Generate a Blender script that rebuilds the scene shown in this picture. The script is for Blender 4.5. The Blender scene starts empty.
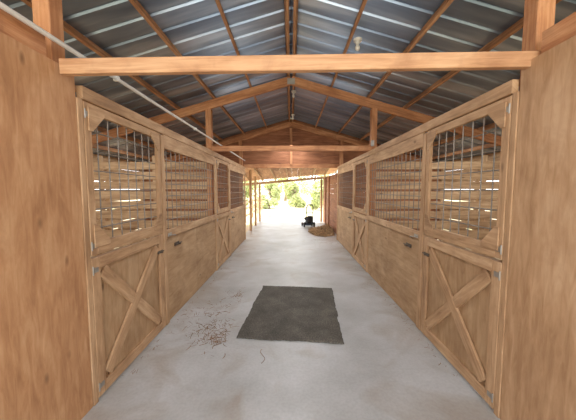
import bpy, bmesh, math, random
from mathutils import Matrix, Vector, noise
random.seed(7)
H=1.75
W=1.6
SL=0.285
scene=bpy.context.scene
COL=scene.collection
scene.view_settings.view_transform='Standard'
scene.view_settings.look='None'

# ---------------------------------------------------------------- materials
def lin(r,g,b):
    f=lambda c:((c/255)/12.92 if c/255<=0.04045 else ((c/255+0.055)/1.055)**2.4)
    return (f(r),f(g),f(b),1)
def newmat(name):
    m=bpy.data.materials.new(name); m.use_nodes=True
    nt=m.node_tree; b=nt.nodes['Principled BSDF']
    return m,nt,b
def node(nt,t,**k):
    n=nt.nodes.new(t)
    for a,v in k.items(): setattr(n,a,v)
    return n
def ramp(nt,stops):
    r=node(nt,'ShaderNodeValToRGB')
    e=r.color_ramp.elements
    while len(e)<len(stops): e.new(0.5)
    for i,(p,c) in enumerate(stops):
        e[i].position=p; e[i].color=c
    return r
def wood(name,dark,mid,light,rough=0.75,knots=True,stain=None,gs=(1.3,22),streak=(0.9,3.5),st=(.5,.7,.6)):
    m,nt,b=newmat(name); L=nt.links
    uv=node(nt,'ShaderNodeUVMap'); uv.uv_map='UVMap'
    mp=node(nt,'ShaderNodeMapping'); mp.inputs['Scale'].default_value=(gs[0],gs[1],1)
    L.new(uv.outputs[0],mp.inputs[0])
    n1=node(nt,'ShaderNodeTexNoise'); n1.inputs['Scale'].default_value=1.6; n1.inputs['Detail'].default_value=7; n1.inputs['Roughness'].default_value=.62; n1.inputs['Distortion'].default_value=.8
    L.new(mp.outputs[0],n1.inputs['Vector'])
    mp2=node(nt,'ShaderNodeMapping'); mp2.inputs['Scale'].default_value=(streak[0],streak[1],1)
    L.new(uv.outputs[0],mp2.inputs[0])
    n2=node(nt,'ShaderNodeTexNoise'); n2.inputs['Scale'].default_value=1.2; n2.inputs['Detail'].default_value=6; n2.inputs['Distortion'].default_value=1.0
    L.new(mp2.outputs[0],n2.inputs['Vector'])
    mx=node(nt,'ShaderNodeMath',operation='MULTIPLY_ADD'); mx.inputs[1].default_value=.5
    L.new(n1.outputs[0],mx.inputs[0])
    m3=node(nt,'ShaderNodeMath',operation='MULTIPLY'); m3.inputs[1].default_value=.5
    L.new(n2.outputs[0],m3.inputs[0]); L.new(m3.outputs[0],mx.inputs[2])
    r=ramp(nt,[(.36,dark),(.5,mid),(.64,light)])
    L.new(mx.outputs[0],r.inputs[0])
    out=r.outputs[0]
    if knots:
        mp3=node(nt,'ShaderNodeMapping'); mp3.inputs['Scale'].default_value=(1.9,4.2,1)
        L.new(uv.outputs[0],mp3.inputs[0])
        vo=node(nt,'ShaderNodeTexVoronoi'); vo.inputs['Scale'].default_value=1.0
        L.new(mp3.outputs[0],vo.inputs['Vector'])
        kr=ramp(nt,[(.03,(.85,.85,.85,1)),(.10,(0,0,0,1))])
        L.new(vo.outputs['Distance'],kr.inputs[0])
        mix=node(nt,'ShaderNodeMixRGB'); L.new(kr.outputs[0],mix.inputs[0]); L.new(out,mix.inputs[1])
        mix.inputs[2].default_value=tuple(c*.5 for c in dark[:3])+(1,)
        out=mix.outputs[0]
    if stain:
        n4=node(nt,'ShaderNodeTexNoise'); n4.inputs['Scale'].default_value=2.8; n4.inputs['Detail'].default_value=8; n4.inputs['Roughness'].default_value=.65; n4.inputs['Distortion'].default_value=.6
        tc=node(nt,'ShaderNodeTexCoord'); L.new(tc.outputs['Object'],n4.inputs['Vector'])
        r4=ramp(nt,[(st[0],(0,0,0,1)),(st[1],(st[2],)*3+(1,))]); L.new(n4.outputs[0],r4.inputs[0])
        mix=node(nt,'ShaderNodeMixRGB'); L.new(r4.outputs[0],mix.inputs[0]); L.new(out,mix.inputs[1]); mix.inputs[2].default_value=stain
        out=mix.outputs[0]
    L.new(out,b.inputs['Base Color'])
    b.inputs['Roughness'].default_value=rough
    bp=node(nt,'ShaderNodeBump'); bp.inputs['Strength'].default_value=.2; bp.inputs['Distance'].default_value=.003
    L.new(n1.outputs[0],bp.inputs['Height']); L.new(bp.outputs[0],b.inputs['Normal'])
    return m
def plain(name,c,rough=.5,metal=0,noise=.12,scale=12):
    m,nt,b=newmat(name); L=nt.links
    tc=node(nt,'ShaderNodeTexCoord'); n=node(nt,'ShaderNodeTexNoise'); n.inputs['Scale'].default_value=scale; n.inputs['Detail'].default_value=5
    L.new(tc.outputs['Object'],n.inputs['Vector'])
    r=ramp(nt,[(.3,tuple(x*(1-noise*2) for x in c[:3])+(1,)),(.7,tuple(min(1,x*(1+noise)) for x in c[:3])+(1,))])
    L.new(n.outputs[0],r.inputs[0]); L.new(r.outputs[0],b.inputs['Base Color'])
    b.inputs['Roughness'].default_value=rough; b.inputs['Metallic'].default_value=metal
    return m

M_plyL=wood('warm_plywood',lin(156,110,73),lin(180,134,93),lin(197,155,114),gs=(2.4,15),streak=(1.2,3.2),stain=lin(152,106,70),st=(.5,.74,.4))
M_plyR=wood('tan_plywood',lin(156,119,84),lin(180,143,106),lin(197,163,128),gs=(2.4,15),streak=(1.2,3.2),stain=lin(152,116,84),st=(.5,.74,.4))
M_plyd=wood('worn_plywood',lin(146,113,79),lin(168,135,99),lin(185,154,118),gs=(2.2,12),streak=(1.2,2.6),stain=lin(136,104,74),st=(.5,.72,.5))
M_frame=wood('weathered_frame_board',lin(144,110,78),lin(178,142,105),lin(200,167,131),gs=(2,18),stain=lin(138,105,77),st=(.5,.72,.5))
M_beam=wood('fir_beam',lin(140,90,56),lin(180,124,82),lin(206,156,112),stain=lin(134,88,60))
M_tie=wood('pale_fir_beam',lin(158,112,76),lin(192,146,105),lin(212,171,130),stain=lin(150,106,74),st=(.52,.72,.5))
M_pur=wood('purlin_board',lin(140,98,68),lin(180,134,96),lin(208,164,124),stain=lin(130,92,66))
M_slat=wood('stall_slat',lin(150,118,86),lin(184,152,116),lin(208,180,144))
M_gable=wood('gable_board',lin(112,68,42),lin(144,92,60),lin(170,116,80))
M_galv=plain('galvanized_steel',lin(166,162,154),.5,.6)
M_wire=plain('galvanized_wire',lin(128,120,110),.5,.3)
M_rust=plain('aged_steel',lin(100,90,80),.5,.6)
M_white=plain('white_plastic',lin(214,212,204),.35,0,.03)
M_black=plain('black_rubber',lin(34,33,33),.8,0,.2)
M_eng=plain('engine_grey',lin(80,84,90),.5,.5)
M_deck=plain('dark_blue_paint',lin(46,58,74),.35)
M_bark=plain('bark',lin(150,132,112),.9,0,.25)
M_leaf=plain('leaf_green',lin(196,204,144),.6,0,.22,2)
M_straw=plain('straw',lin(196,166,126),.9,0,.35,14)
M_bed=plain('sandy_bedding',lin(180,156,122),.95,0,.2,6)
M_dryleaf=plain('dry_leaf',lin(144,108,76),.9,0,.25,30)

def roofmat():
    m,nt,b=newmat('galvalume_sheet'); L=nt.links
    uv=node(nt,'ShaderNodeUVMap'); uv.uv_map='UVMap'
    mp=node(nt,'ShaderNodeMapping'); mp.inputs['Scale'].default_value=(.4,2.2,1)
    L.new(uv.outputs[0],mp.inputs[0])
    n=node(nt,'ShaderNodeTexNoise'); n.inputs['Scale'].default_value=1.1; n.inputs['Detail'].default_value=4; n.inputs['Distortion'].default_value=.2
    L.new(mp.outputs[0],n.inputs['Vector'])
    r=ramp(nt,[(.36,lin(104,120,142)),(.52,lin(138,155,177)),(.66,lin(188,202,218))])
    L.new(n.outputs[0],r.inputs[0]); L.new(r.outputs[0],b.inputs['Base Color'])
    b.inputs['Metallic'].default_value=.75
    b.inputs['Roughness'].default_value=.31
    return m
M_roof=roofmat()
def concrete():
    m,nt,b=newmat('concrete'); L=nt.links
    tc=node(nt,'ShaderNodeTexCoord')
    n=node(nt,'ShaderNodeTexNoise'); n.inputs['Scale'].default_value=1.0; n.inputs['Detail'].default_value=9; n.inputs['Roughness'].default_value=.6
    L.new(tc.outputs['Object'],n.inputs['Vector'])
    r=ramp(nt,[(.3,lin(158,158,155)),(.5,lin(177,178,177)),(.7,lin(194,196,197))])
    L.new(n.outputs[0],r.inputs[0])
    n2=node(nt,'ShaderNodeTexNoise'); n2.inputs['Scale'].default_value=1.5; n2.inputs['Detail'].default_value=8; n2.inputs['Distortion'].default_value=1.2
    L.new(tc.outputs['Object'],n2.inputs['Vector'])
    # dust gathers along the stall edges
    sx=node(nt,'ShaderNodeSeparateXYZ'); L.new(tc.outputs['Object'],sx.inputs[0])
    ab=node(nt,'ShaderNodeMath',operation='ABSOLUTE'); L.new(sx.outputs[0],ab.inputs[0])
    mr=node(nt,'ShaderNodeMapRange'); mr.inputs['From Min'].default_value=1.0; mr.inputs['From Max'].default_value=1.6; mr.inputs['To Min'].default_value=0; mr.inputs['To Max'].default_value=.2
    L.new(ab.outputs[0],mr.inputs['Value'])
    a2=node(nt,'ShaderNodeMath',operation='ADD'); L.new(n2.outputs[0],a2.inputs[0]); L.new(mr.outputs[0],a2.inputs[1])
    r2=ramp(nt,[(.55,(0,0,0,1)),(.76,(.55,.55,.55,1))]); L.new(a2.outputs[0],r2.inputs[0])
    mx=node(nt,'ShaderNodeMixRGB'); L.new(r2.outputs[0],mx.inputs[0]); L.new(r.outputs[0],mx.inputs[1]); mx.inputs[2].default_value=lin(148,134,116)
    # reddish brown stain beside the mat
    mp=node(nt,'ShaderNodeMapping'); mp.inputs['Location'].default_value=(1.0,3.95,0); L.new(tc.outputs['Object'],mp.inputs[0])
    vl=node(nt,'ShaderNodeVectorMath',operation='LENGTH')
    n5=node(nt,'ShaderNodeTexNoise'); n5.inputs['Scale'].default_value=5; n5.inputs['Detail'].default_value=8; n5.inputs['Roughness'].default_value=.7; L.new(tc.outputs['Object'],n5.inputs['Vector'])
    L.new(mp.outputs[0],vl.inputs[0])
    ad=node(nt,'ShaderNodeMath',operation='MULTIPLY_ADD'); ad.inputs[1].default_value=1.2; L.new(n5.outputs[0],ad.inputs[0]); L.new(vl.outputs['Value'],ad.inputs[2])
    r5=ramp(nt,[(.74,(.8,.8,.8,1)),(1.0,(0,0,0,1))])
    L.new(ad.outputs[0],r5.inputs[0])
    mx5=node(nt,'ShaderNodeMixRGB'); L.new(r5.outputs[0],mx5.inputs[0]); L.new(mx.outputs[0],mx5.inputs[1]); mx5.inputs[2].default_value=lin(142,112,90)
    n3=node(nt,'ShaderNodeTexNoise'); n3.inputs['Scale'].default_value=40; n3.inputs['Detail'].default_value=4
    L.new(tc.outputs['Object'],n3.inputs['Vector'])
    r3=ramp(nt,[(.35,(.89,.89,.89,1)),(.6,(1,1,1,1))]); L.new(n3.outputs[0],r3.inputs[0])
    ml=node(nt,'ShaderNodeMixRGB',blend_type='MULTIPLY'); ml.inputs[0].default_value=.8
    L.new(mx5.outputs[0],ml.inputs[1]); L.new(r3.outputs[0],ml.inputs[2])
    L.new(ml.outputs[0],b.inputs['Base Color']); 
    b.inputs['Roughness'].default_value=.42
    bp=node(nt,'ShaderNodeBump'); bp.inputs['Strength'].default_value=.1; bp.inputs['Distance'].default_value=.003
    L.new(n3.outputs[0],bp.inputs['Height']); L.new(bp.outputs[0],b.inputs['Normal'])
    return m
M_conc=concrete()
def matmat():
    m,nt,b=newmat('rubber_mat'); L=nt.links
    tc=node(nt,'ShaderNodeTexCoord')
    n=node(nt,'ShaderNodeTexNoise'); n.inputs['Scale'].default_value=60; n.inputs['Detail'].default_value=6
    L.new(tc.outputs['Object'],n.inputs['Vector'])
    n2=node(nt,'ShaderNodeTexNoise'); n2.inputs['Scale'].default_value=3; n2.inputs['Detail'].default_value=8; n2.inputs['Roughness'].default_value=.7
    L.new(tc.outputs['Object'],n2.inputs['Vector'])
    ad=node(nt,'ShaderNodeMath',operation='ADD'); L.new(n.outputs[0],ad.inputs[0]); L.new(n2.outputs[0],ad.inputs[1])
    dv=node(nt,'ShaderNodeMath',operation='MULTIPLY'); dv.inputs[1].default_value=.5; L.new(ad.outputs[0],dv.inputs[0])
    r=ramp(nt,[(.38,lin(62,59,53)),(.5,lin(82,78,71)),(.64,lin(112,106,95))]); L.new(dv.outputs[0],r.inputs[0])
    L.new(r.outputs[0],b.inputs['Base Color']); b.inputs['Roughness'].default_value=.9
    bp=node(nt,'ShaderNodeBump'); bp.inputs['Strength'].default_value=.5; bp.inputs['Distance'].default_value=.004
    L.new(n.outputs[0],bp.inputs['Height']); L.new(bp.outputs[0],b.inputs['Normal'])
    return m
M_mat=matmat()
def groundmat():
    m,nt,b=newmat('dirt_and_grass'); L=nt.links
    tc=node(nt,'ShaderNodeTexCoord')
    n=node(nt,'ShaderNodeTexNoise'); n.inputs['Scale'].default_value=.35; n.inputs['Detail'].default_value=9
    L.new(tc.outputs['Object'],n.inputs['Vector'])
    r=ramp(nt,[(.4,lin(206,190,162)),(.56,lin(194,186,148)),(.7,lin(164,172,112))]); L.new(n.outputs[0],r.inputs[0])
    L.new(r.outputs[0],b.inputs['Base Color']); b.inputs['Roughness'].default_value=.95
    return m
M_ground=groundmat()

# ---------------------------------------------------------------- mesh helpers
def newbm():
    bm=bmesh.new(); bm.loops.layers.uv.new('UVMap'); return bm
FACES=[(0,1,3,2),(4,6,7,5),(0,4,5,1),(2,3,7,6),(0,2,6,4),(1,5,7,3)]
def box(bm,c,d,rot=None,long=None,taper=0):
    uvl=bm.loops.layers.uv['UVMap']
    hx,hy,hz=[x/2 for x in d]
    loc=[Vector((x,y,z)) for x in(-hx,hx) for y in(-hy,hy) for z in(-hz,hz)]
    if taper:
        for p in loc:
            if p.z>0: p.x*= max(0.001,1-taper/hx)
    ax=long if long is not None else max(range(3),key=lambda i:d[i])
    o1=[i for i in range(3) if i!=ax]
    ru,rv=random.uniform(0,50),random.uniform(0,50)
    vs=[]
    for p in loc:
        q=(rot@p) if rot else p
        vs.append(bm.verts.new(q+Vector(c)))
    for f in FACES:
        fc=bm.faces.new([vs[i] for i in f])
        for lp,i in zip(fc.loops,f):
            p=loc[i]; lp[uvl].uv=(p[ax]+ru,p[o1[0]]+p[o1[1]]+rv)
def prism(bm,pts,x0,x1):
    uvl=bm.loops.layers.uv['UVMap']; ru=random.uniform(0,50)
    a=[bm.verts.new((x0,y,z)) for y,z in pts]; b=[bm.verts.new((x1,y,z)) for y,z in pts]
    fs=[bm.faces.new(a),bm.faces.new(b[::-1])]
    n=len(pts)
    for i in range(n): fs.append(bm.faces.new((a[i],b[i],b[(i+1)%n],a[(i+1)%n])))
    for f in fs:
        for lp in f.loops: lp[uvl].uv=(lp.vert.co.y+lp.vert.co.x+ru,lp.vert.co.z+ru)
def cyl(bm,p0,p1,r0,r1=None,n=8):
    r1=r0 if r1 is None else r1
    p0=Vector(p0);p1=Vector(p1);d=(p1-p0).normalized()
    up=Vector((0,0,1)) if abs(d.z)<.9 else Vector((1,0,0))
    a=d.cross(up).normalized(); b=d.cross(a)
    A=[];B=[]
    for i in range(n):
        t=2*math.pi*i/n; v=a*math.cos(t)+b*math.sin(t)
        A.append(bm.verts.new(p0+v*r0)); B.append(bm.verts.new(p1+v*r1))
    bm.faces.new(A[::-1]); bm.faces.new(B)
    for i in range(n): bm.faces.new((A[i],A[(i+1)%n],B[(i+1)%n],B[i]))
def sphere(bm,c,r,u=12,v=8,sc=(1,1,1)):
    bmesh.ops.create_uvsphere(bm,u_segments=u,v_segments=v,radius=r,matrix=Matrix.Translation(c)@Matrix.Diagonal((*sc,1)))
def tube(bm,pts,r,n=8):
    for a,b in zip(pts[:-1],pts[1:]): cyl(bm,a,b,r,r,n)
def fin(name,bm,mat,parent=None,loc=(0,0,0),bevel=0,smooth=False):
    bmesh.ops.recalc_face_normals(bm,faces=bm.faces[:])
    me=bpy.data.meshes.new(name); bm.to_mesh(me); bm.free()
    me.materials.append(mat)
    if smooth:
        for p in me.polygons: p.use_smooth=True
    o=bpy.data.objects.new(name,me); COL.objects.link(o); o.location=loc
    if parent: o.parent=parent
    if bevel:
        md=o.modifiers.new('bevel','BEVEL'); md.width=bevel; md.segments=1; md.limit_method='ANGLE'
    return o
def meta(o,label,cat,group=None,kind=None):
    o['label']=label; o['category']=cat
    if group:o['group']=group
    if kind:o['kind']=kind
def empty(name,loc):
    o=bpy.data.objects.new(name,None); o.empty_display_size=.1; COL.objects.link(o); o.location=loc; return o
def dup(root,loc):
    kids=list(root.children)
    r=root.copy(); COL.objects.link(r); r.location=loc
    for k in kids:
        c=k.copy(); COL.objects.link(c); c.parent=r
        for g in k.children:
            h=g.copy(); COL.objects.link(h); h.parent=c
    return r
def struct(o,label=None):
    o['kind']='structure'
    if label:o['label']=label

# ---------------------------------------------------------------- layout
OUT=5.3
YS={-1:[2.10,5.76],1:[2.02,5.68]}
DW=1.22
ZR=4.12       # underside of purlins at ridge
zrf=lambda x: ZR-SL*abs(x)
Y0,Y1=-1.6,9.75
ang=math.atan(SL)

bm=newbm(); box(bm,(0,7.2,-.05),(2*W+.5,18.4,.1)); o=fin('floor',bm,M_conc); struct(o,'worn grey concrete barn aisle floor')
bm=newbm(); box(bm,(0,40,-.17),(160,140,.1)); o=fin('ground',bm,M_ground); meta(o,'sunlit pale dirt and grass around the barn','ground',kind='structure')

# roof
bm=newbm(); uvl=bm.loops.layers.uv['UVMap']
prof=[];y=Y0
while y<Y1:
    prof+= [(y,0),(y+.245,0),(y+.26,.024),(y+.286,.024),(y+.301,0)]
    y+=.305
for s in(-1,1):
    xe=OUT+.35; rows=[]
    for x in (0,xe):
        rows.append([bm.verts.new((s*x,yy,zrf(x)+.10+zz)) for yy,zz in prof])
    for i in range(len(prof)-1):
        f=bm.faces.new((rows[0][i],rows[0][i+1],rows[1][i+1],rows[1][i]))
        k=int((prof[i][0]+5)//.915)*3.7
        uvs=[(0,prof[i][0]),(0,prof[i+1][0]),(xe,prof[i+1][0]),(xe,prof[i][0])]
        for lp,u in zip(f.loops,uvs): lp[uvl].uv=(u[0]+s*20+k,u[1])
o=fin('ceiling',bm,M_roof); struct(o,'bare ribbed silver metal sheet gable roof seen from below')

# purlins
xs=[.85,1.63,2.40,3.2,4.0,4.75]
def purlin(x,s):
    rot=Matrix.Rotation(s*ang,3,'Y')
    bm=newbm(); box(bm,(0,0,0),(.04,Y1-Y0,.095),rot)
    o=fin('roof_purlin',bm,M_pur,loc=(s*x,(Y0+Y1)/2,zrf(x)+.045),bevel=.003)
    meta(o,'long tan lumber purlin under the metal roof','beam','roof purlins'); return o
for s in(-1,1):
    purlin(.06,s)
    for x in xs: purlin(x,s)

# rafters
for i,y in enumerate([2.0,5.80,9.50]):
    for s in(-1,1):
        rot=Matrix.Rotation(s*ang,3,'Y')
        Ln=(OUT+.1)/math.cos(ang)
        bm=newbm(); box(bm,(s*Ln/2*math.cos(ang),0,-Ln/2*math.sin(ang)),(Ln,.07,.17),rot)
        o=fin('roof_rafter',bm,M_beam,loc=(0,y,ZR-.1),bevel=.004)
        meta(o,'heavy orange-brown rafter crossing under the purlins','beam','roof rafters')
bm=newbm(); box(bm,(0,-.045,0),(.16,.008,.12)); o=fin('ridge_plate',bm,M_galv,loc=(0,5.8,ZR-.13)); meta(o,'small galvanized connector plate at the rafter peak','bracket')

# posts
for s in(-1,1):
    for y in [2.0,5.80,9.40]:
        h=zrf(1.73)-.19
        bm=newbm(); box(bm,(0,0,h/2),(.12,.12,h)); o=fin('barn_post',bm,M_beam,loc=(s*1.73,y,0),bevel=.005)
        meta(o,'square orange-brown post rising to the rafter','post','barn posts')
# tie beams
bm=newbm(); box(bm,(0,0,0),(3.58,.05,.102)); o=fin('tie_beam',bm,M_tie,loc=(.21,1.91,2.609),bevel=.004); o.rotation_euler=(0,-.010,0); meta(o,'light tan lumber tie beam crossing above the aisle entrance','beam','tie beams')
bm=newbm(); box(bm,(0,0,0),(3.32,.05,.11)); o=fin('tie_beam',bm,M_beam,loc=(0,5.70,2.61),bevel=.004); meta(o,'orange lumber tie beam across the middle of the aisle','beam','tie beams')

for s in(-1,1):
    bm=newbm(); box(bm,(0,0,0),(.05,7.36,.10)); o=fin('top_plate',bm,M_frame,loc=(s*(W+.015),YS[s][0]+3.68,2.495),bevel=.004)
    meta(o,'weathered board capping the row of stall fronts','board','top plates')
    bm=newbm(); box(bm,(0,0,0),(.09,3.3,.14)); o=fin('wall_plate',bm,M_beam,loc=(s*(W+.07),.2,2.70),bevel=.004)
    meta(o,'rough orange lumber plate along the top of the plywood wall','beam','wall plates')
    bm=newbm()
    for k in range(3):
        y1=YS[s][0]-.055-k*1.22; box(bm,(s*(W+.01),y1-.61+.002,1.31),(.02,1.214,2.62),long=2)
    o=fin('wall_left' if s<0 else 'wall_right',bm,M_plyL if s<0 else M_plyR,bevel=.002); struct(o,'tan plywood sheet wall with grain and knots')
    bm=newbm(); box(bm,(0,0,1.22),(.045,.05,2.44)); o=fin('hinge_board',bm,M_frame,loc=(s*(W+.014),YS[s][0]-.028,0),bevel=.003)
    meta(o,'narrow vertical board the stall door hinges hang on','board','hinge boards')

# ---- stall fronts
FB=.095
def lower_door(s,loc):
    r=empty('stall_door',loc)
    z0,z1=.03,1.20; w=DW-.02
    bm=newbm(); box(bm,(s*.024,w/2,(z0+z1)/2),(.014,w,z1-z0),long=2); fin('door_panel',bm,M_plyd,r)
    t=.028; xo=s*.002; b=FB
    bm=newbm()
    box(bm,(xo,b/2,(z0+z1)/2),(t,b,z1-z0)); box(bm,(xo,w-b/2,(z0+z1)/2),(t,b,z1-z0))
    box(bm,(xo,w/2,z1-b/2),(t,w-2*b,b)); box(bm,(xo,w/2,z0+b/2),(t,w-2*b,b))
    fin('door_frame',bm,M_frame,r,bevel=.003)
    iw,ih=w-2*b,(z1-z0)-2*b; a=math.atan2(ih,iw); Ld=math.hypot(iw,ih)-.11
    for q in(1,-1):
        bm=newbm(); box(bm,(xo-s*(.001 if q>0 else -.001),w/2,(z0+z1)/2),(t-.004,Ld,.112),Matrix.Rotation(q*a,3,'X')); fin('cross_brace',bm,M_frame,r,bevel=.004)
    for z in (.12,1.1):
        bm=newbm(); box(bm,(-s*.0145,.035,z),(.004,.06,.04)); cyl(bm,(-s*.017,.004,z-.035),(-s*.017,.004,z+.035),.006)
        fin('hinge',bm,M_galv,r)
    bm=newbm(); box(bm,(-s*.0145,w-.09,1.0),(.005,.12,.035)); cyl(bm,(-s*.022,w-.16,1.0),(-s*.022,w-.01,1.0),.007); cyl(bm,(-s*.022,w-.12,1.0),(-s*.06,w-.12,1.0),.006)
    fin('slide_bolt',bm,M_rust,r)
    meta(r,'lower half of a wooden stall door with crossed braces','door','lower stall doors')
    return r
def grille(bm,y0,y1,z0,z1,x,r=.0054,sy=.14,sz=.15):
    n=max(1,round((y1-y0)/sy))
    for i in range(1,n):
        yy=y0+(y1-y0)*i/n; cyl(bm,(x,yy,z0),(x,yy,z1),r,n=6)
    n=max(1,round((z1-z0)/sz))
    for i in range(1,n):
        zz=z0+(z1-z0)*i/n; cyl(bm,(x+.006,y0,zz),(x+.006,y1,zz),r,n=6)
def upper_door(s,loc):
    r=empty('stall_door_grille',loc)
    z0,z1=1.225,2.43; w=DW-.02; t=.036; xo=s*.004; b=.072
    bm=newbm()
    box(bm,(xo,b/2,(z0+z1)/2),(t,b,z1-z0)); box(bm,(xo,w-b/2,(z0+z1)/2),(t,b,z1-z0))
    box(bm,(xo,w/2,z1-b/2),(t,w-2*b,b)); box(bm,(xo,w/2,z0+.05),(t,w-2*b,.1))
    fin('door_frame',bm,M_frame,r,bevel=.003)
    g=.145
    for (cy,cz,dy,dz) in((b,z0+.1,1,1),(w-b,z0+.1,-1,1),(b,z1-b,1,-1),(w-b,z1-b,-1,-1)):
        bm=newbm(); prism(bm,[(cy-dy*.04,cz-dz*.04),(cy+dy*g,cz-dz*.04),(cy+dy*g,cz),(cy,cz+dz*g),(cy-dy*.04,cz+dz*g)],xo-s*.030,xo-s*.0185)
        fin('corner_gusset',bm,M_frame,r,bevel=.002)
    bm=newbm(); grille(bm,.05,w-.05,z0+.05,z1-.05,s*.028); fin('wire_grille',bm,M_wire,r)
    for z in (1.3,2.34):
        bm=newbm(); box(bm,(-s*.0165,.035,z),(.004,.06,.04)); cyl(bm,(-s*.018,.004,z-.035),(-s*.018,.004,z+.035),.006)
        fin('hinge',bm,M_galv,r)
    meta(r,'upper half stall door, wood frame around wire grid','door','upper stall doors')
    return r
def front(s,loc,L):
    r=empty('stall_enclosure',loc)
    bm=newbm()
    y=0
    while y<L-.01:
        k=min(1.22,L-y); box(bm,(s*.02,y+k/2,.60),(.018,k-.004,1.16),long=1); y+=k
    fin('plywood_panel',bm,M_plyd,r)
    for yy in(.045,L-.045):
        bm=newbm(); box(bm,(s*.002,0,1.22),(.03,.085,2.4)); fin('upright_board',bm,M_frame,r,loc=(0,yy,0),bevel=.003)
    bm=newbm(); box(bm,(s*.001,L/2,1.185),(.034,L-.18,.10)); fin('sill_rail',bm,M_frame,r,bevel=.003)
    bm=newbm(); box(bm,(s*.004,L/2,2.355),(.028,L-.18,.17)); fin('header_board',bm,M_frame,r,bevel=.003)
    bm=newbm(); grille(bm,.08,L-.08,1.2,2.30,s*.03); fin('wire_grille',bm,M_wire,r)
    bm=newbm(); box(bm,(-s*.016,.16,1.17),(.006,.11,.045)); tube(bm,[(-s*.03,.11,1.17),(-s*.05,.16,1.165),(-s*.05,.26,1.15),(-s*.03,.29,1.14)],.007)
    fin('gate_hook',bm,M_galv,r)
    bm=newbm(); box(bm,(s*.008,.42,1.0),(.01,.15,.05)); cyl(bm,(-s*.01,.32,1.0),(-s*.01,.54,1.0),.008); cyl(bm,(-s*.01,.42,1.0),(-s*.05,.42,1.0),.008)
    fin('bolt_latch',bm,M_rust,r)
    meta(r,'fixed plywood stall front with wire grid opening above','stall panel','fixed stall fronts')
    return r
for s in(-1,1):
    a,b=YS[s]
    ld=lower_door(s,(s*W,a,0)); dup(ld,(s*W,b,0))
    ud=upper_door(s,(s*W,a,0)); dup(ud,(s*W,b,0))
    ff=front(s,(s*W,a+DW,0),3.66-DW); dup(ff,(s*W,b+DW,0))

# ---- stall dividers
def divider(s,y,x0=1.70):
    bm=newbm(); z=.05
    xe=OUT-.12
    while z<2.3:
        box(bm,(s*(x0+xe)/2,0,z+.08),(xe-x0,.025,.165)); z+=.215
    for x in (x0+.1,3.0,4.2,xe-.06): box(bm,(s*x,.04,1.25),(.09,.05,2.5))
    o=fin('stall_divider',bm,M_slat,loc=(0,y,0),bevel=.003)
    meta(o,'stall partition of spaced horizontal tan boards','partition','stall partitions')
for s in(-1,1):
    divider(s,2.15); divider(s,5.93)
for s in(-1,1):
    bm=newbm(); z=.0
    while z<2.65:
        hh=.145 if 1.3<z<1.9 else .186
        if z>2.3: hh=.199
        box(bm,(s*OUT,(Y0+9.6)/2,z+.09),(.025,9.6-Y0,hh))
        z+=.20
    for y in [-1.5,.4,2.2,4.0,5.86,7.7,9.45]: box(bm,(s*(OUT-.06),y,1.25),(.09,.09,2.5))
    o=fin('wall_left_outer' if s<0 else 'wall_right_outer',bm,M_slat,bevel=.003); struct(o,'outer barn wall of spaced horizontal boards')
for s in(-1,1):
    bm=newbm(); box(bm,(s*3.6,3.9,-.06),(3.4,11.2,.1)); o=fin('stall_bedding',bm,M_bed); meta(o,'sandy straw-strewn dirt floor inside the stalls','stall floor','stall floors',kind='structure')

# back gable wall: boards cut to the roof slope
bm=newbm(); z=.0
ZT=ZR+.098
while z<ZT-.02:
    hb=(ZT-z)/SL; ht=(ZT-(z+.14))/SL
    if z<2.50:
        for s in(-1,1): box(bm,(s*(1.72+OUT)/2,9.58,z+.07),(OUT-1.72,.02,.1395))
    elif ht>=OUT: box(bm,(0,9.58,z+.07),(2*OUT,.02,.1395))
    else:
        hh=min(.1395,ZT-z)
        hb=min(hb,OUT+.2); box(bm,(0,9.58,z+hh/2),(2*hb,.02,hh),taper=min(hb,hb-max(0,ht)))
    z+=.14
o=fin('wall_back',bm,M_gable); struct(o,'brown board gable above the open barn end')
bm=newbm(); box(bm,(0,0,0),(.09,.05,1.25)); o=fin('king_post',bm,M_beam,loc=(.0,9.5,3.25),bevel=.003); meta(o,'short vertical king post on the gable boards','post')
bm=newbm(); box(bm,(0,0,0),(3.32,.05,.13)); o=fin('header_beam',bm,M_beam,loc=(0,9.52,2.58),bevel=.003); meta(o,'orange header beam over the open barn end','beam')

# conduit
bm=newbm(); cyl(bm,(0,-1,0),(0,9.3,0),.016,n=12)
for y in (0.5,2.5,4.5,6.5,8.5): box(bm,(0,y,.0),(.044,.03,.04))
o=fin('conduit_pipe',bm,M_white,loc=(-1.575,0,H+1.0),smooth=False); meta(o,'long white plastic conduit pipe above the stall fronts','pipe')

def lampholder(loc,lab):
    r=empty('ceiling_light',loc)
    bm=newbm(); cyl(bm,(0,0,0),(0,0,-.03),.06,.055,16); cyl(bm,(0,0,-.03),(0,0,-.065),.03,.026,14); fin('lamp_socket',bm,M_white,r)
    bm=newbm(); sphere(bm,(0,0,-.115),.034,14,10,(1,1,1.15)); cyl(bm,(0,0,-.06),(0,0,-.09),.016,.02,12); fin('light_bulb',bm,M_white,r,smooth=True)
    meta(r,lab,'light fixture','bulb fixtures'); return r
l1=lampholder((.93,3.95,zrf(.93)-.005),'white porcelain lampholder with bare bulb on a purlin')
dup(l1,(.06,6.6,zrf(.06)-.01)); dup(l1,(.06,8.6,zrf(.06)-.01))
bm=newbm(); box(bm,(0,0,0),(.045,.07,.11)); box(bm,(-.026,0,.0),(.006,.05,.08)); o=fin('junction_box',bm,M_galv,loc=(W+.06,5.6,2.70),bevel=.004); meta(o,'small grey metal electrical box above the stall front','electrical box')

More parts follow.
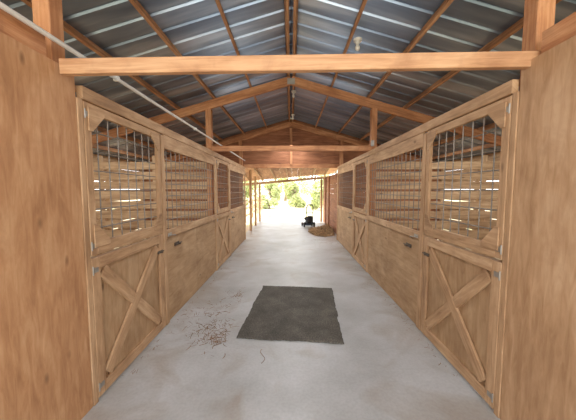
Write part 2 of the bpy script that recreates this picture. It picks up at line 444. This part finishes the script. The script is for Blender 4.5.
# mat with worn outline
bm=newbm()
def edgepts():
    P=[];hx,hy=.625,.865
    def seg(a,b,n):
        for i in range(n):
            t=i/n; p=Vector((a[0]+(b[0]-a[0])*t,a[1]+(b[1]-a[1])*t,0))
            k=.016*noise.noise(p*5+Vector((3,1,0)))+.014*noise.noise(p*1.9)+.010*noise.noise(p*22)
            d=Vector((p.x/hx,p.y/hy,0)); d=Vector((d.x if abs(d.x)>.97 else 0,d.y if abs(d.y)>.97 else 0,0))
            P.append(p+d*k)
    seg((-hx,-hy),(hx,-hy),50);seg((hx,-hy),(hx,hy),70);seg((hx,hy),(-hx,hy),50);seg((-hx,hy),(-hx,-hy),70)
    return P
P=edgepts()
lo=[bm.verts.new((p.x,p.y,.001)) for p in P]; hi=[bm.verts.new((p.x*.993,p.y*.995,.017)) for p in P]
bm.faces.new(lo[::-1]); bm.faces.new(hi)
for i in range(len(P)): bm.faces.new((lo[i],lo[(i+1)%len(P)],hi[(i+1)%len(P)],hi[i]))
o=fin('rubber_mat',bm,M_mat,loc=(.045,3.875,0.001)); o.rotation_euler=(0,0,math.radians(-4.6)); meta(o,'worn dusty dark grey rubber stall mat on the concrete','mat')

# litter
bm=newbm()
def strip(bm,x,y,L,w,a,z=.004):
    if abs(x-.05)<.80 and 2.88<y<4.88: return
    if x>.6 and y>9.8: return
    bend=random.uniform(-.35,.35)
    pts=[Vector((x,y,z))]
    for i in range(3):
        pts.append(pts[-1]+Vector((math.cos(a),math.sin(a),0))*L/3); a+=bend
    for p,q in zip(pts[:-1],pts[1:]):
        d=(q-p).normalized(); n=Vector((-d.y,d.x,.25))*w/2
        bm.faces.new([bm.verts.new(v) for v in(p-n,q-n,q+n,p+n)])
for i in range(330):
    cx,cy,sg=random.choice([(-1.0,3.15,.14),(-1.02,3.35,.12),(-.9,3.1,.1),(-1.2,3.7,.2),(-.9,4.3,.12)])
    strip(bm,random.gauss(cx,sg),random.gauss(cy,sg*1.3),random.uniform(.03,.12),random.uniform(.003,.006),random.uniform(0,6.28))
for i in range(300):
    s=random.choice((-1,1)); strip(bm,s*(W-.03-abs(random.gauss(0,.06))),random.uniform(2.4,9.4),random.uniform(.02,.07),random.uniform(.002,.005),random.uniform(0,6.28))
for i in range(140):
    strip(bm,random.uniform(.6,1.45),random.gauss(9.2,.4),random.uniform(.02,.08),random.uniform(.003,.006),random.uniform(0,6.28))
o=fin('dry_litter',bm,M_dryleaf); meta(o,'scattered dry straw wisps and leaf bits on concrete','litter',kind='stuff')
bm=newbm(); tube(bm,[(-.30+.03*math.sin(t*.7),2.60+t*.03,.006) for t in range(9)],.0025,5); o=fin('twig',bm,M_dryleaf); meta(o,'thin curved dry stalk lying beside the rubber mat','twig')

# hay pile
bm=newbm()
def hp(x,y):
    d=math.hypot((x-.16)/.40,y/.95); return max(0,(1-d**1.1))*.20*(1+1.5*noise.noise(Vector((x*6,y*6,2))))
for i in range(4200):
    a=random.uniform(0,6.28); rr=random.random()**.6
    x=math.cos(a)*rr*.5-.04; y=math.sin(a)*rr*1.2; z=max(0,hp(x,y))+random.uniform(.004,.05)
    L=random.uniform(.06,.18); b=random.uniform(0,6.28); e=random.uniform(-.5,.9)*L*.5
    dx,dy=math.cos(b)*L/2,math.sin(b)*L/2
    p=[Vector((min(.40,x-dx),y-dy,max(.004,z-e))),Vector((min(.40,x+dx),y+dy,max(.004,z+e)))]
    n=Vector((-dy,dx,.3*L)).normalized()*.006
    bm.faces.new([bm.verts.new(q) for q in(p[0]-n,p[1]-n,p[1]+n,p[0]+n)])
G={}
for i in range(21):
    for j in range(21):
        x=-.40+i*.039;y=-.95+j*.095; G[i,j]=bm.verts.new((x,y,max(0,hp(x,y))+.001))
for i in range(20):
    for j in range(20): bm.faces.new((G[i,j],G[i+1,j],G[i+1,j+1],G[i,j+1]))
o=fin('hay_pile',bm,M_straw,loc=(1.30,11.2,0)); meta(o,'low loose pile of brown straw beside the aisle exit','hay pile',kind='stuff')

# push mower
r=empty('lawn_mower',(.82,12.9,0))
bm=newbm()
n=20
lo=[];hi=[]
for i in range(n):
    t=2*math.pi*i/n; x=.22*math.copysign(abs(math.cos(t))**.6,math.cos(t)); y=.28*math.copysign(abs(math.sin(t))**.6,math.sin(t))
    lo.append(bm.verts.new((x,y,.08))); hi.append(bm.verts.new((x*.85,y*.85,.2)))
bm.faces.new(lo[::-1]); bm.faces.new(hi)
for i in range(n): bm.faces.new((lo[i],lo[(i+1)%n],hi[(i+1)%n],hi[i]))
fin('mower_deck',bm,M_deck,r)
bm=newbm(); cyl(bm,(0,0,.2),(0,0,.36),.14,.13,16); cyl(bm,(0,0,.36),(0,0,.46),.15,.1,16); box(bm,(.1,.05,.32),(.14,.14,.14)); fin('engine',bm,M_eng,r)
bm=newbm(); sphere(bm,(-.12,.03,.38),.07); fin('fuel_tank',bm,M_black,r)
for sx in(-1,1):
    for sy,rad in((-.24,.12),(.24,.10)):
        bm=newbm(); cyl(bm,(sx*.215,sy,rad),(sx*.265,sy,rad),rad,rad,18); cyl(bm,(sx*.262,sy,rad),(sx*.275,sy,rad),rad*.5,rad*.4,12); fin('wheel',bm,M_black,r)
bm=newbm()
for sx in(-1,1): tube(bm,[(sx*.17,-.22,.15),(sx*.16,-.3,.5),(sx*.15,-.4,.95),(sx*.11,-.42,1.06)],.022)
tube(bm,[(-.11,-.42,1.06),(.11,-.42,1.06)],.027); tube(bm,[(-.155,-.34,.68),(.155,-.34,.68)],.02)
fin('handle',bm,M_black,r)
bm=newbm(); box(bm,(0,-.36,.38),(.24,.16,.34)); fin('grass_bag',bm,M_black,r,bevel=.04)
meta(r,'small dark push lawn mower with upright handle','lawn mower')
r.rotation_euler=(0,0,.15)

# ---- porch beyond (slopes away from the barn and down to one side)
PY0,PY1=9.8,15.2
PS=.125; PX=.085
pz=lambda x,y: 3.02-(y-PY0)*PS+x*PX
bm=newbm()
rot=Matrix.Rotation(-math.atan(PX),3,'Y')@Matrix.Rotation(-math.atan(PS),3,'X')
ym=(PY0+PY1)/2; Lp=(PY1-PY0)*math.sqrt(1+PS*PS)
x=-4.6
while x<2.2:
    box(bm,(x+.14,ym,pz(x+.14,ym)+.12),(.286,Lp,.02),rot); x+=.29
o=fin('porch_roof',bm,M_pur); meta(o,'lean-to porch roof deck of boards beyond the barn','roof',kind='structure')
for i in range(10):
    x=-4.3+i*.68
    bm=newbm(); box(bm,(0,0,0),(.05,Lp,.13),rot); o=fin('porch_rafter',bm,M_slat,loc=(x,ym,pz(x,ym)+.04),bevel=.003); meta(o,'lean-to porch rafter of pale lumber','beam','porch rafters')
rb=Matrix.Rotation(-math.atan(PX),3,'Y')
bm=newbm(); box(bm,(0,0,0),(6.6,.08,.13),rb); o=fin('porch_beam',bm,M_slat,loc=(-1.2,15.0,pz(-1.2,15.0)-.1),bevel=.003); meta(o,'horizontal beam carrying the porch rafters','beam')
for x,y in ((-1.74,11.6),(-1.74,13.2),(-1.74,15.0),(1.68,15.0),(-3.9,15.0)):
    base=0 if abs(x)<1.84 else -.12
    h=pz(x,y)-.05-(.13 if y==15.0 else 0)-base
    bm=newbm(); box(bm,(0,0,h/2),(.10,.10,h)); o=fin('porch_post',bm,M_slat,loc=(x,y,base),bevel=.004); meta(o,'pale square wooden post holding up the porch','post','porch posts')
bm=newbm(); z=0
while z<2.35:
    box(bm,(1.80,12.4,z+.1),(.025,5.2,.195)); z+=.2
for y in(10.0,12.6,13.8): box(bm,(1.765,y,1.2),(.05,.09,2.4))
o=fin('wall_right_porch',bm,M_gable,bevel=.002); struct(o,'brown board side wall of the covered porch')
for i in range(5):
    bm=newbm(); box(bm,(0,0,.65),(.1,.1,1.3)); o=fin('fence_post',bm,M_slat,loc=(-2.6,12.4+i*2.9,-.12)); meta(o,'square wooden fence post outside the barn','fence post','fence posts')
for z in(.4,.8,1.15):
    bm=newbm(); box(bm,(0,0,0),(.03,11.8,.12)); o=fin('fence_rail',bm,M_slat,loc=(-2.53,18.2,z-.1)); meta(o,'horizontal wooden fence rail outside the barn','fence rail','fence rails')

# trees / shrubs
def tree(loc,seed,h=7,low=.25,nt_=9,name='tree'):
    rnd=random.Random(seed)
    r=empty(name,loc)
    bm=newbm(); p=Vector((0,0,0)); rad=.03*h
    for i in range(6):
        q=p+Vector((rnd.uniform(-.15,.15),rnd.uniform(-.15,.15),h*.11)); cyl(bm,p,q,rad,rad*.85,10); p=q; rad*=.85
    tips=[]
    for i in range(nt_):
        a=rnd.uniform(0,6.28); st=Vector((0,0,h*rnd.uniform(low*.6,.6))); en=st+Vector((math.cos(a)*h*.25,math.sin(a)*h*.25,h*rnd.uniform(.02,.28))); cyl(bm,st,en,.06,.025,6); tips.append(en)
    tips.append(p+Vector((0,0,h*.15)))
    fin('trunk',bm,M_bark,r)
    bm=newbm()
    for t in tips:
        for k in range(330):
            d=Vector((rnd.gauss(0,1),rnd.gauss(0,1),rnd.gauss(0,.8)))
            d=d.normalized()*(rnd.random()**.4)*h*.17; c=t+d
            if c.z<.02: c.z=rnd.uniform(.02,.3)
            a=Vector((rnd.uniform(-1,1),rnd.uniform(-1,1),rnd.uniform(-1,1))).normalized(); b=a.orthogonal().normalized()
            sz=rnd.uniform(.06,.13)
            bm.faces.new([bm.verts.new(c+v) for v in(a*sz,b*sz*.6,-a*sz,-b*sz*.6)])
    fin('foliage',bm,M_leaf,r)
    if name=='tree': meta(r,'leafy green tree in bright sunlight beyond the barn','tree','sunlit trees')
    else: meta(r,'bushy pale green shrub in bright sunlight','shrub','sunlit shrubs')
    return r
t0=tree((-5,34,-.12),1); t1=tree((3,36,-.12),2,6)
for (x,y,k,sc) in [(9,38,0,1.1),(-13,38,1,1.2),(-1,46,0,1.4),(8,50,1,1.6),(-11,52,0,1.5)]:
    d=dup((t0,t1)[k],(x,y,-.12)); d.scale=(sc,)*3; d.rotation_euler=(0,0,random.uniform(0,6))
s0=tree((-2.2,27,-.12),5,3.0,.05,12,'shrub'); s1=tree((2.8,25,-.12),6,2.6,.05,12,'shrub')
for (x,y,k,sc) in [(.5,29.5,0,1.0),(5.4,27,1,1.1),(-5.2,29.5,1,1.2),(-8,26,0,1.1),(8.6,26,0,1.1)]:
    d=dup((s0,s1)[k],(x,y,-.12)); d.scale=(sc,)*3; d.rotation_euler=(0,0,random.uniform(0,6))

# ---------------------------------------------------------------- light
w=bpy.data.worlds.new('World'); scene.world=w; w.use_nodes=True
bg=w.node_tree.nodes['Background']; bg.inputs[0].default_value=(.94,.96,1,1); bg.inputs[1].default_value=4.0
def light(t,name,loc,rot,e,col=(1,1,1),**k):
    l=bpy.data.lights.new(name,t); l.energy=e; l.color=col
    for a,v in k.items(): setattr(l,a,v)
    o=bpy.data.objects.new(name,l); COL.objects.link(o); o.location=loc; o.rotation_euler=rot; return o
light('SUN','sun',(0,0,10),(math.radians(-15),math.radians(-42),0),10,(1,.95,.85),angle=.01)
light('AREA','entrance_fill',(0,-1.3,2.2),(math.radians(98),0,0),64,(.98,.98,1),shape='RECTANGLE',size=3.0,size_y=2.6)  # added area light behind the camera, brightens the near aisle
light('AREA','aisle_fill',(0,4.2,3.3),(0,0,0),36,(.98,.98,1),shape='RECTANGLE',size=1.0,size_y=3)  # added overhead fill for the aisle, not a fixture of the barn
light('AREA','aisle_fill',(0,8.0,3.3),(0,0,0),72,(.98,.98,1),shape='RECTANGLE',size=1.0,size_y=3)  # second added aisle fill, stronger toward the far end
light('AREA','porch_fill',(.2,12.2,2.55),(0,0,0),36,(1,.98,.94),shape='RECTANGLE',size=1.2,size_y=2.4)  # added fill under the porch roof, no fixture there
for s in(-1,1):
    for y in(4.0,7.6): light('AREA','stall_fill',(s*3.6,y,2.98),(0,0,0),42,(1,.98,.95),shape='RECTANGLE',size=.6,size_y=1.6)  # added light above each stall to brighten the space behind the grilles

# ---------------------------------------------------------------- camera
cam=bpy.data.cameras.new('camera'); cam.sensor_width=36; cam.lens=270/576*36; cam.clip_end=500
co=bpy.data.objects.new('camera',cam); COL.objects.link(co)
co.location=(0,0,H)
co.rotation_euler=(math.radians(90-4.24),0,math.radians(.64))
scene.camera=co
